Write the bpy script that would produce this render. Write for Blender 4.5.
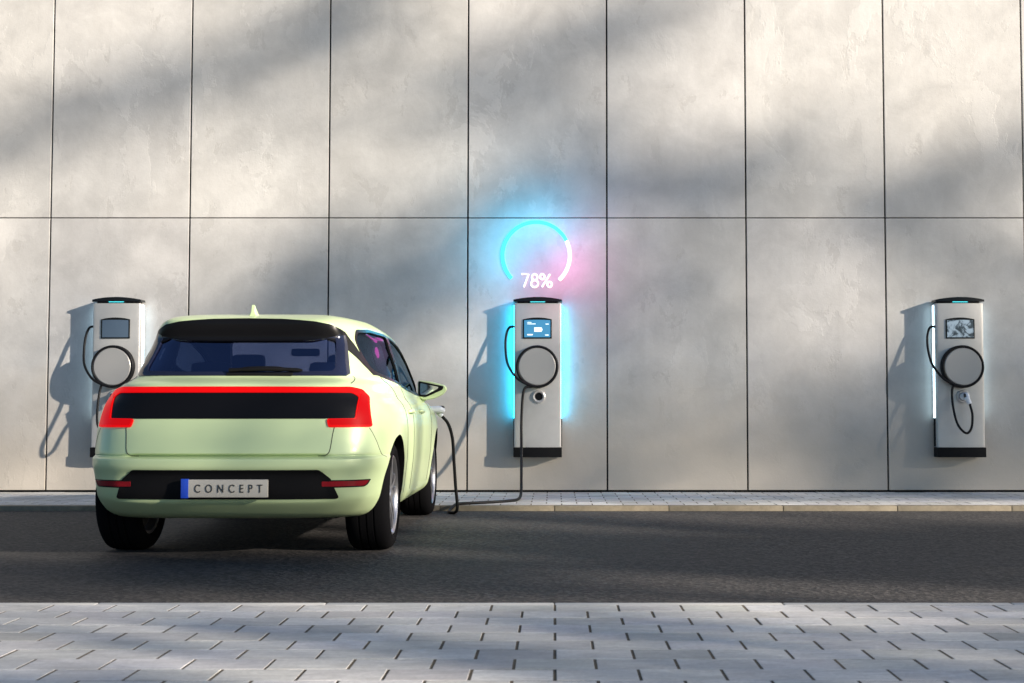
import bpy, bmesh, math, random
import numpy as np
from mathutils import Vector, Matrix, kdtree
from mathutils.bvhtree import BVHTree
random.seed(7); rng = np.random.default_rng(7)
PI = math.pi
for o in list(bpy.data.objects): bpy.data.objects.remove(o)
S = bpy.context.scene
COL = S.collection

# ------------------------------------------------------------------ camera
cam = bpy.data.cameras.new('camera'); camo = bpy.data.objects.new('camera', cam); COL.objects.link(camo)
cam.sensor_width = 36; cam.lens = 1320 / 1024 * 36
cam.shift_x = -42.5 / 1024
cam.clip_start = 0.05; cam.clip_end = 2000
camo.location = (0, 0, 0.9)
camo.rotation_euler = (math.radians(90 + 2.884), 0, 0)
cam.dof.use_dof = True; cam.dof.focus_distance = 9.5; cam.dof.aperture_fstop = 5.6
S.camera = camo

# ------------------------------------------------------------------ sky, sun, exposure
SUN_EL, SUN_AZ = math.radians(16.5), math.radians(180 - 62)      # azimuth clockwise from +Y
TO_SUN = Vector((math.sin(SUN_AZ) * math.cos(SUN_EL), math.cos(SUN_AZ) * math.cos(SUN_EL), math.sin(SUN_EL)))
W = bpy.data.worlds.new('World'); S.world = W; W.use_nodes = True
nt = W.node_tree
sky = nt.nodes.new('ShaderNodeTexSky'); sky.sky_type = 'NISHITA'; sky.sun_disc = False
sky.sun_elevation = SUN_EL; sky.sun_rotation = SUN_AZ
sky.air_density = 1.0; sky.dust_density = .4; sky.ozone_density = 3.5
bg = nt.nodes['Background']; bg.inputs[1].default_value = 0.066
nt.links.new(sky.outputs[0], bg.inputs[0])
sl = bpy.data.lights.new('sun', 'SUN'); sl.energy = 5.0; sl.angle = math.radians(0.9); sl.color = (1.0, 0.88, 0.73)
so = bpy.data.objects.new('sun', sl); COL.objects.link(so)
so.rotation_euler = TO_SUN.to_track_quat('Z', 'Y').to_euler(); so.location = TO_SUN * 60
vs = S.view_settings; vs.view_transform = 'Standard'; vs.look = 'None'; vs.gamma = 1; vs.use_curve_mapping = False
vs.exposure = 1.1

# ------------------------------------------------------------------ materials
def mat(name, color=(.5, .5, .5), rough=.5, metal=0, emit=None, estr=0, coat=0, spec=.5):
    m = bpy.data.materials.new(name); m.use_nodes = True
    b = m.node_tree.nodes['Principled BSDF']
    b.inputs['Base Color'].default_value = (*color, 1); b.inputs['Roughness'].default_value = rough
    b.inputs['Metallic'].default_value = metal; b.inputs['Coat Weight'].default_value = coat
    b.inputs['Coat Roughness'].default_value = .05
    b.inputs['Specular IOR Level'].default_value = spec
    if emit:
        b.inputs['Emission Color'].default_value = (*emit, 1); b.inputs['Emission Strength'].default_value = estr
    return m
class NB:
    """tiny node-building helper"""
    def __init__(s, m): s.t = m.node_tree; s.b = s.t.nodes['Principled BSDF']
    def n(s, ty, **kw):
        x = s.t.nodes.new('ShaderNode' + ty)
        for k, v in kw.items():
            if k[0] == 'i' and k[1:].isdigit(): x.inputs[int(k[1:])].default_value = v
            elif k in x.inputs and not hasattr(x, k): x.inputs[k].default_value = v
            else: setattr(x, k, v)
        return x
    def l(s, a, b): s.t.links.new(a, b)
    def noise(s, vec, scale, detail=4, rough=.5, dist=0):
        x = s.n('TexNoise'); x.inputs['Scale'].default_value = scale; x.inputs['Detail'].default_value = detail
        x.inputs['Roughness'].default_value = rough; x.inputs['Distortion'].default_value = dist
        s.l(vec, x.inputs['Vector']); return x.outputs['Fac']
    def ramp(s, v, a, b, ca=(0, 0, 0), cb=(1, 1, 1), interp='LINEAR'):
        x = s.n('ValToRGB'); x.color_ramp.interpolation = interp
        e = x.color_ramp.elements; e[0].position = a; e[1].position = b
        e[0].color = (*ca, 1); e[1].color = (*cb, 1); s.l(v, x.inputs[0]); return x.outputs[0]
    def math(s, op, a, b):
        x = s.n('Math', operation=op)
        for i, v in enumerate((a, b)):
            if isinstance(v, (int, float)): x.inputs[i].default_value = v
            else: s.l(v, x.inputs[i])
        return x.outputs[0]
    def mix(s, f, a, b, mode='MIX'):
        x = s.n('Mix', data_type='RGBA', blend_type=mode)
        for i, v in ((0, f), (6, a), (7, b)):
            if isinstance(v, (int, float)): x.inputs[i].default_value = v
            elif isinstance(v, tuple): x.inputs[i].default_value = (*v, 1)
            else: s.l(v, x.inputs[i])
        return x.outputs[2]
    def bump(s, h, strength, dist=.01, prev=None):
        x = s.n('Bump'); x.inputs['Strength'].default_value = strength; x.inputs['Distance'].default_value = dist
        s.l(h, x.inputs['Height'])
        if prev: s.l(prev, x.inputs['Normal'])
        return x.outputs[0]
    def pos(s): return s.n('NewGeometry').outputs['Position']
    def obj(s): return s.n('TexCoord').outputs['Object']

def m_concrete():
    m = mat('plaster_concrete', rough=.55); q = NB(m); p = q.pos()
    big = q.noise(p, .55, 5, .6); mid = q.noise(p, 2.2, 8, .65, .4); fine = q.noise(p, 40, 5, .7)
    # plaster flakes: patches with crisp steps at their edge
    wz = q.n('VectorMath', operation='MULTIPLY'); q.l(p, wz.inputs[0]); wz.inputs[1].default_value = (1, 1, .62)
    fl = q.noise(wz.outputs[0], 1.7, 12, .66, .35)
    st = q.ramp(fl, .545, .565)
    fl2 = q.noise(wz.outputs[0], 2.9, 12, .70, .3); st2 = q.ramp(fl2, .60, .615)
    region = q.ramp(big, .42, .6)
    st = q.math('MULTIPLY', st, region); 
    att = q.n('Attribute', attribute_name='tone', attribute_type='GEOMETRY')
    c = q.mix(q.ramp(mid, .34, .66), (.455, .447, .44), (.575, .567, .558))
    c = q.mix(q.math('MULTIPLY', st, .5), c, (.62, .61, .60))
    c = q.mix(q.math('MULTIPLY', st2, .35), c, (.40, .388, .375))
    c = q.mix(q.math('MULTIPLY', q.ramp(fine, .35, .65), .14), c, (.38, .37, .35))
    # faint vertical run-off streaks
    sv = q.n('VectorMath', operation='MULTIPLY'); q.l(p, sv.inputs[0]); sv.inputs[1].default_value = (7, 1, .35)
    c = q.mix(q.math('MULTIPLY', q.ramp(q.noise(sv.outputs[0], 1, 4, .6), .5, .75), .16), c, (.40, .385, .36))
    c = q.mix(1.0, c, att.outputs['Color'], 'MULTIPLY')
    # tan tint, stronger towards the foot of the wall, broken up by noise
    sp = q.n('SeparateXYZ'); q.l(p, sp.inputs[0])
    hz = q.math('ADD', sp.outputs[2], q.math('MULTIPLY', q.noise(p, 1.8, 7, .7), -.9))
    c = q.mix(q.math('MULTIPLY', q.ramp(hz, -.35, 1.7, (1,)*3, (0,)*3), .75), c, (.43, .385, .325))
    q.l(c, q.b.inputs['Base Color'])
    q.l(q.ramp(mid, .3, .7, (.42,) * 3, (.62,) * 3), q.b.inputs['Roughness'])
    b1 = q.bump(q.math('ADD', st, q.math('MULTIPLY', st2, -.7)), .28, .0035)
    b2 = q.bump(q.noise(p, 14, 8, .7), .35, .006, b1)
    b3 = q.bump(fine, .25, .0025, b2)
    q.l(b3, q.b.inputs['Normal']); return m
def m_asphalt():
    m = mat('asphalt', rough=.8); q = NB(m); p = q.pos()
    v = q.n('TexVoronoi'); v.inputs['Scale'].default_value = 52; q.l(p, v.inputs['Vector'])
    g = q.n('TexVoronoi'); g.inputs['Scale'].default_value = 38; q.l(p, g.inputs['Vector'])
    sep = q.n('SeparateColor'); q.l(v.outputs['Color'], sep.inputs[0])
    c = q.mix(q.ramp(sep.outputs[0], .35, 1.0), (.003, .003, .006), (.085, .077, .075))
    c = q.mix(q.math('MULTIPLY', q.ramp(q.noise(p, .9, 5, .6), .35, .7), .45), c, (.030, .029, .029))
    c = q.mix(q.math('MULTIPLY', q.ramp(q.noise(p, 6, 6, .7), .45, .7), .35), c, (.045, .040, .038))
    q.l(c, q.b.inputs['Base Color'])
    b1 = q.bump(v.outputs['Distance'], .5, .006); b2 = q.bump(g.outputs['Distance'], .25, .006, b1)
    b3 = q.bump(q.noise(p, 3, 4), .3, .01, b2)
    q.l(b3, q.b.inputs['Normal']); return m
def m_paver():
    m = mat('paver_concrete', rough=.75); q = NB(m); p = q.pos()
    att = q.n('Attribute', attribute_name='tone', attribute_type='GEOMETRY')
    sv = q.n('VectorMath', operation='MULTIPLY'); q.l(p, sv.inputs[0]); sv.inputs[1].default_value = (1, 3.2, 1)
    a = q.noise(sv.outputs[0], 4.5, 9, .75, 1.2); f = q.noise(p, 60, 6, .7)
    c = q.mix(q.ramp(a, .3, .7), (.44, .435, .425), (.72, .715, .70))
    c = q.mix(q.math('MULTIPLY', q.ramp(f, .4, .65), .25), c, (.25, .245, .24))
    c = q.mix(1.0, c, att.outputs['Color'], 'MULTIPLY')
    c = q.mix(q.math('MULTIPLY', q.ramp(q.noise(p, 1.4, 5, .7), .52, .72), .3), c, (.30, .27, .22))
    q.l(c, q.b.inputs['Base Color'])
    b = q.bump(a, .5, .006); b = q.bump(f, .3, .002, b); q.l(b, q.b.inputs['Normal']); return m
def m_kerb():
    m = mat('kerb_stone', rough=.8); q = NB(m); p = q.pos()
    c = q.mix(q.ramp(q.noise(p, 9, 7, .7), .3, .7), (.16, .135, .095), (.26, .225, .165)); q.l(c, q.b.inputs['Base Color'])
    q.l(q.bump(q.noise(p, 40, 6, .7), .5, .004), q.b.inputs['Normal']); return m
def m_dirt():
    m = mat('joint_sand', rough=.95); q = NB(m); p = q.pos()
    c = q.mix(q.ramp(q.noise(p, 7, 6, .7), .35, .65), (.035, .03, .023), (.12, .09, .055)); q.l(c, q.b.inputs['Base Color']); return m
def m_paint():
    m = mat('pale_green_paint', (.52, .64, .365), .36, .12, coat=.35); q = NB(m)
    q.b.inputs['Coat Roughness'].default_value = .12
    n = q.noise(q.obj(), 700, 2, .5)
    q.l(q.bump(n, .06, .0006), q.b.inputs['Normal'])
    d = q.noise(q.obj(), 5, 5, .6)
    q.l(q.ramp(d, .3, .7, (.34,) * 3, (.42,) * 3), q.b.inputs['Roughness']); return m
def m_brushed():
    m = mat('satin_aluminium', (.50, .49, .48), .36, .35); q = NB(m)
    sv = q.n('VectorMath', operation='MULTIPLY'); q.l(q.obj(), sv.inputs[0]); sv.inputs[1].default_value = (3, 3, 90)
    n = q.noise(sv.outputs[0], 6, 4, .6)
    q.l(q.ramp(n, .3, .7, (.30,) * 3, (.44,) * 3), q.b.inputs['Roughness'])
    c = q.mix(q.ramp(q.noise(q.obj(), 3, 5, .6), .35, .65), (.47, .46, .452), (.55, .54, .53)); q.l(c, q.b.inputs['Base Color']); return m
def m_glass(name, tint, gl=.12, rc=(1, 1, 1)):
    m = bpy.data.materials.new(name); m.use_nodes = True; t = m.node_tree; t.nodes.clear()
    o = t.nodes.new('ShaderNodeOutputMaterial'); mx = t.nodes.new('ShaderNodeMixShader')
    tr = t.nodes.new('ShaderNodeBsdfTransparent'); tr.inputs[0].default_value = (*tint, 1)
    g = t.nodes.new('ShaderNodeBsdfGlossy'); g.inputs[0].default_value = (*rc, 1); g.inputs['Roughness'].default_value = .015
    f = t.nodes.new('ShaderNodeFresnel'); f.inputs[0].default_value = 1.55
    ad = t.nodes.new('ShaderNodeMath'); ad.operation = 'ADD'; ad.inputs[1].default_value = gl; t.links.new(f.outputs[0], ad.inputs[0])
    t.links.new(ad.outputs[0], mx.inputs[0]); t.links.new(tr.outputs[0], mx.inputs[1]); t.links.new(g.outputs[0], mx.inputs[2])
    t.links.new(mx.outputs[0], o.inputs[0]); return m
def m_leaf():
    m = mat('leaf', (.06, .09, .025), .6); return m
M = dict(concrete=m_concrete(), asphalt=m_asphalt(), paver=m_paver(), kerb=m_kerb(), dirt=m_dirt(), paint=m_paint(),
    alu=m_brushed(), reel=mat('reel_face', (.38, .375, .37), .4, .3), glass=m_glass('tinted_glass', (.30, .33, .48), .17, (.58, .61, .95)), sideglass=m_glass('dark_side_glass', (.10, .14, .20), .05, (.22, .30, .38)),
    windscreen=m_glass('windscreen_glass', (.75, .78, .85), .02),
    dark=mat('dark_gap', (.012, .012, .013), .8), gloss=mat('gloss_black', (.005, .005, .006), .28, coat=.0, spec=.14),
    frit=mat('tinted_glass_edge', (.012, .015, .035), .08, spec=.55), panelblack=mat('smoked_lens', (.005, .005, .006), .3, spec=.15), plastic=mat('matt_black_plastic', (.005, .005, .006), .6, spec=.15),
    rubber=mat('tyre_rubber', (.005, .005, .006), .9, spec=.04), cable=mat('cable_rubber', (.006, .006, .007), .5, spec=.2),
    rim=mat('alloy', (.42, .42, .45), .35, .9), red=mat('red_light', (.20, .003, .003), .4, emit=(.85, .001, .002), estr=.38, spec=.1), redend=mat('red_end_lens', (.12, .002, .003), .3, emit=(.70, .001, .002), estr=.36, spec=.1),
    refl=mat('reflector_red', (.22, .008, .014), .2, coat=.5), plate=mat('plate_white', (.42, .405, .37), .45), blue=mat('plate_blue', (.01, .05, .42), .35),
    ink=mat('plate_ink', (.03, .03, .03), .5), seat=mat('seat_fabric', (.055, .058, .085), .8), chrome=mat('mirror_glass', (.7, .72, .75), .05, 1),
    cap=mat('black_cap', (.008, .009, .010), .25, spec=.2), white=mat('plug_white', (.70, .74, .80), .35), disc=mat('brake_metal', (.06, .06, .065), .5, .8),
    cyan=mat('cyan_neon', (0, .2, .2), .5, emit=(.07, .85, .80), estr=.8), whiteneon=mat('white_neon', (.5, .5, .5), .5, emit=(1, .92, .97), estr=.75),
    cyanback=mat('cyan_backlight', (0, 0, 0), .5, emit=(.05, .75, 1.0), estr=2.5), pinkback=mat('pink_backlight', (0, 0, 0), .5, emit=(1, .12, .45), estr=2),
    ledcyan=mat('cyan_led', (.1, .2, .2), .5, emit=(.015, .58, 1.0), estr=10), ledwhite=mat('cool_white_led', (.3, .3, .3), .5, emit=(.60, .86, 1.0), estr=2.0),
    screenon=mat('lit_screen', (.02, .1, .2), .15, emit=(.02, .10, .17), estr=1), screenui=mat('screen_icons', (.3, .3, .3), .3, emit=(.5, .62, .66), estr=1),
    screengreen=mat('battery_icon', (.3, .5, .3), .3, emit=(.55, .9, .55), estr=1),
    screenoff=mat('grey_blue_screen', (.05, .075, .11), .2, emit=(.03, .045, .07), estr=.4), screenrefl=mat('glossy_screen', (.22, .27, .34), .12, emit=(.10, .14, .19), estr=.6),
    leaf=m_leaf(), bark=mat('bark', (.10, .075, .05), .9))

# screen of the right-hand charger: branch-like reflections painted into its colour and emission
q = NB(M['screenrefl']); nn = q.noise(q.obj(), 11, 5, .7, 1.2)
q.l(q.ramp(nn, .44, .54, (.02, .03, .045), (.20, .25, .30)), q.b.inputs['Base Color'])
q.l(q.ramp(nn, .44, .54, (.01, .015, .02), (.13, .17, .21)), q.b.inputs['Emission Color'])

# ------------------------------------------------------------------ helpers
def link(o, parent=None):
    COL.objects.link(o)
    if parent: o.parent = parent
    return o
def tag(o, label=None, cat=None, group=None, kind=None):
    if label: o['label'] = label
    if cat: o['category'] = cat
    if group: o['group'] = group
    if kind: o['kind'] = kind
    return o
def empty(name, loc, rz=0):
    o = bpy.data.objects.new(name, None); o.location = loc; o.rotation_euler = (0, 0, rz); o.empty_display_size = .2; return link(o)
def mesh_obj(name, verts, faces, mats, parent=None, smooth=None, matidx=None):
    me = bpy.data.meshes.new(name); me.from_pydata([tuple(v) for v in verts], [], faces); me.update()
    for m in (mats if isinstance(mats, (list, tuple)) else [mats]): me.materials.append(m)
    if matidx is not None: me.polygons.foreach_set('material_index', matidx)
    o = bpy.data.objects.new(name, me); link(o, parent)
    if smooth is not None: shade(me, smooth)
    return o
def shade(me, ang=35):
    me.polygons.foreach_set('use_smooth', [True] * len(me.polygons)); me.set_sharp_from_angle(angle=math.radians(ang))
def bm_obj(name, bm, mats, parent=None, smooth=35):
    bmesh.ops.recalc_face_normals(bm, faces=bm.faces)
    me = bpy.data.meshes.new(name); bm.to_mesh(me); bm.free()
    for m in (mats if isinstance(mats, (list, tuple)) else [mats]): me.materials.append(m)
    if smooth: shade(me, smooth)
    return link(bpy.data.objects.new(name, me), parent)
def box(bm, x0, x1, y0, y1, z0, z1, bev=0, mi=0):
    vs_ = [bm.verts.new(p) for p in ((x0,y0,z0),(x1,y0,z0),(x1,y1,z0),(x0,y1,z0),(x0,y0,z1),(x1,y0,z1),(x1,y1,z1),(x0,y1,z1))]
    fs = [bm.faces.new([vs_[i] for i in f]) for f in ((0,3,2,1),(4,5,6,7),(0,1,5,4),(1,2,6,5),(2,3,7,6),(3,0,4,7))]
    for f in fs: f.material_index = mi
    if bev:
        es = list({e for f in fs for e in f.edges})
        r = bmesh.ops.bevel(bm, geom=es, offset=bev, segments=2, profile=.6, affect='EDGES')
    return fs
def catmull(pts, n):
    P = [np.array(p, float) for p in pts]; P = [2 * P[0] - P[1]] + P + [2 * P[-1] - P[-2]]; out = []
    for i in range(1, len(P) - 2):
        for k in range(n):
            t = k / n; a, b, c, d = P[i-1], P[i], P[i+1], P[i+2]
            out.append(.5 * ((2*b) + (c-a)*t + (2*a-5*b+4*c-d)*t*t + (-a+3*b-3*c+d)*t**3))
    out.append(P[-2]); return out
def tube(name, pts, r, m, parent=None, seg=10, n=8, closed=False, smoothpts=True):
    pp = catmull(pts, n) if smoothpts else [np.array(p, float) for p in pts]
    if closed: pp = [np.array(p, float) for p in pts]
    vs_, fs = [], []; N = len(pp); prev = None
    for i, p in enumerate(pp):
        if closed: t = pp[(i+1) % N] - pp[i-1]
        else: t = pp[min(i+1, N-1)] - pp[max(i-1, 0)]
        t = t / (np.linalg.norm(t) + 1e-9)
        if prev is None:
            a = np.array([0, 0, 1.]) if abs(t[2]) < .9 else np.array([1., 0, 0]); prev = np.cross(t, a)
        u = prev - t * prev.dot(t); u /= np.linalg.norm(u); prev = u; v = np.cross(t, u)
        rr = r[i * (len(r) - 1) // (N - 1)] if isinstance(r, (list, tuple)) else r
        for k in range(seg):
            a = 2 * PI * k / seg; vs_.append(p + rr * (math.cos(a) * u + math.sin(a) * v))
    for i in range(N if closed else N - 1):
        for k in range(seg):
            j = (i + 1) % N; fs.append((i*seg+k, i*seg+(k+1) % seg, j*seg+(k+1) % seg, j*seg+k))
    if not closed: fs += [tuple(range(seg))[::-1], tuple((N-1)*seg+k for k in range(seg))]
    return mesh_obj(name, vs_, fs, m, parent, smooth=50)
def lathe(name, prof, m, parent=None, axis='Y', seg=48, closed=False, smooth=40, loc=(0,0,0)):
    """prof: list of (radius, position along axis)"""
    vs_, fs = [], []; n = len(prof)
    for k in range(seg):
        a = 2 * PI * k / seg; c, s_ = math.cos(a), math.sin(a)
        for r, h in prof:
            v = {'Y': (r*c, h, r*s_), 'X': (h, r*c, r*s_), 'Z': (r*c, r*s_, h)}[axis]
            vs_.append((v[0]+loc[0], v[1]+loc[1], v[2]+loc[2]))
    for k in range(seg):
        k2 = (k + 1) % seg
        for i in range(n if closed else n - 1):
            j = (i + 1) % n; fs.append((k*n+i, k2*n+i, k2*n+j, k*n+j))
    bm = bmesh.new(); V = [bm.verts.new(v) for v in vs_]
    for f in fs:
        try: bm.faces.new([V[i] for i in f])
        except ValueError: pass
    bmesh.ops.remove_doubles(bm, verts=bm.verts, dist=1e-5)
    return bm_obj(name, bm, m, parent, smooth)
def text_mesh(name, body, size, m, parent, loc, rot=(PI/2, 0, 0), extrude=.003, offset=0.0, spacing=1.0, width=None, align='CENTER'):
    cu = bpy.data.curves.new(name, 'FONT'); cu.body = body; cu.size = size; cu.extrude = extrude; cu.offset = offset
    cu.space_character = spacing; cu.align_x = align; cu.align_y = 'BOTTOM_BASELINE' if False else 'CENTER'
    t = bpy.data.objects.new('tmp', cu); COL.objects.link(t)
    dg = bpy.context.evaluated_depsgraph_get(); me = bpy.data.meshes.new_from_object(t.evaluated_get(dg))
    bpy.data.objects.remove(t); me.name = name
    me.materials.clear(); me.materials.append(m)
    o = bpy.data.objects.new(name, me)
    if width:
        xs = [v.co.x for v in me.vertices]; ys = [v.co.y for v in me.vertices]; k = width / (max(xs) - min(xs))
        cx, cy = (max(xs)+min(xs))/2, (max(ys)+min(ys))/2
        for v in me.vertices: v.co.x = (v.co.x - cx) * k; v.co.y -= cy
    o.location = loc; o.rotation_euler = rot; return link(o, parent)
def tone_attr(me, tones):
    at = me.attributes.new('tone', 'FLOAT_COLOR', 'FACE')
    at.data.foreach_set('color', np.asarray(tones, np.float32).ravel())

# ------------------------------------------------------------------ setting: ground, road, kerbs, pavements
SW = 0.045; YW = 13.48; YK_FAR = 11.60; YK_NEAR = 5.85
o = mesh_obj('ground', [(-300,-300,-.25),(300,-300,-.25),(300,300,-.25),(-300,300,-.25)], [(0,1,2,3)], M['dirt']); tag(o, kind='structure')
o = mesh_obj('road', [(-60,YK_NEAR-.1,0),(60,YK_NEAR-.1,0),(60,YK_FAR+.1,0),(-60,YK_FAR+.1,0)], [(0,1,2,3)], M['asphalt']); tag(o, kind='structure')
def pavers(name, x0, x1, y_edge, rows, sgn, L=.272, Wd=.177, off=0, gap=.0105, gapy=.004):
    bm = bmesh.new(); tones = []
    tl = []
    for r in range(rows):
        ya = y_edge + sgn * r * Wd; yb = ya + sgn * Wd; ya, yb = sorted((ya, yb))
        x = x0 + ((r % 2) * .5 + off) * L
        while x < x1:
            h = SW + random.uniform(-.0012, .0012); xa, xb = x + gap/2, x + L - gap/2; a, b = ya + gapy/2, yb - gapy/2; c = .0013
            pts = [(xa,a),(xb,a),(xb,b),(xa,b)]; ins = [(xa+c,a+c),(xb-c,a+c),(xb-c,b-c),(xa+c,b-c)]
            lo = [bm.verts.new((p[0], p[1], -.03)) for p in pts]; mi = [bm.verts.new((p[0], p[1], h-c)) for p in pts]; hi = [bm.verts.new((p[0], p[1], h)) for p in ins]
            t = random.gauss(1, .09); col = (t, t*random.uniform(.985,1.01), t*random.uniform(.96,1.02), 1)
            bm.faces.new(hi); tl.append(col)
            for k in range(4):
                bm.faces.new((mi[k], mi[(k+1)%4], hi[(k+1)%4], hi[k])); bm.faces.new((lo[k], lo[(k+1)%4], mi[(k+1)%4], mi[k])); tl += [col, col]
            x += L
    me = bpy.data.meshes.new(name); bm.to_mesh(me); bm.free(); me.materials.append(M['paver'])
    tone_attr(me, tl); ob = bpy.data.objects.new(name, me); link(ob); tag(ob, kind='structure'); return ob
pavers('pavement_far', -13.06, 13, YK_FAR + .12, 10, 1, off=.25)
pavers('pavement_near', -9.8, 9.8, YK_NEAR - .06, 26, -1, off=.035)
def sheet(name, y0, y1, z, m):
    ob = mesh_obj(name, [(-60,y0,z),(60,y0,z),(60,y1,z),(-60,y1,z)], [(0,1,2,3)], m); tag(ob, kind='structure')
sheet('pavement_bed_far', YK_FAR + .1, YW + 3, SW - .0014, M['dirt'])
sheet('pavement_bed_near', -40, YK_NEAR - .05, SW - .0014, M['dirt'])
def kerb(name, y0, y1, m, h=SW):
    bm = bmesh.new(); x = -14.0
    while x < 14:
        box(bm, x + .003, x + .997, y0, y1, -.12, h, .006); x += 1.0
    ob = bm_obj(name, bm, m, smooth=40); tag(ob, kind='structure')
kerb('kerb_far', YK_FAR, YK_FAR + .118, M['kerb'])
mk = mat('pale_kerb', (.5, .5, .49), .7)
kerb('kerb_near', YK_NEAR - .058, YK_NEAR, mk, SW + .001)

# ------------------------------------------------------------------ cladding wall
PW = 1.4286; XJ = (607.2 - 554.5) / 97.9            # a joint at this X
ZJ = 2.851                                          # horizontal joint
wall = empty('panel_wall', (0, YW, SW)); tag(wall, 'tall wall of large grey plaster concrete panels with dark joints, behind the car and chargers', 'wall')
bm = bmesh.new(); tones = []; G = .0085
for i in range(-10, 11):
    xa = XJ + i * PW
    for (za, zb) in ((SW + .022, ZJ), (ZJ, ZJ + 2.83), (ZJ + 2.83, ZJ + 5.66)):
        n0 = len(bm.faces)
        z0 = za if za < .1 else za + G * .6; 
        box(bm, xa + G, xa + PW - G, 0, .03, z0 - SW, zb - G * .6 - SW, .0035)
        t = random.gauss(1, .022); tones += [(t, t, t * random.uniform(.985, 1.01), 1)] * (len(bm.faces) - n0)
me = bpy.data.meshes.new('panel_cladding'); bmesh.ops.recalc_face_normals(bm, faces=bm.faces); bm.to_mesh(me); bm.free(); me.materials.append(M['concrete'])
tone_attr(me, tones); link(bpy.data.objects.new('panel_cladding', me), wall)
bm = bmesh.new(); box(bm, -14.5, 14.5, .034, .45, 0, 8.6); bm_obj('backing', bm, M['dark'], wall, None)

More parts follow.
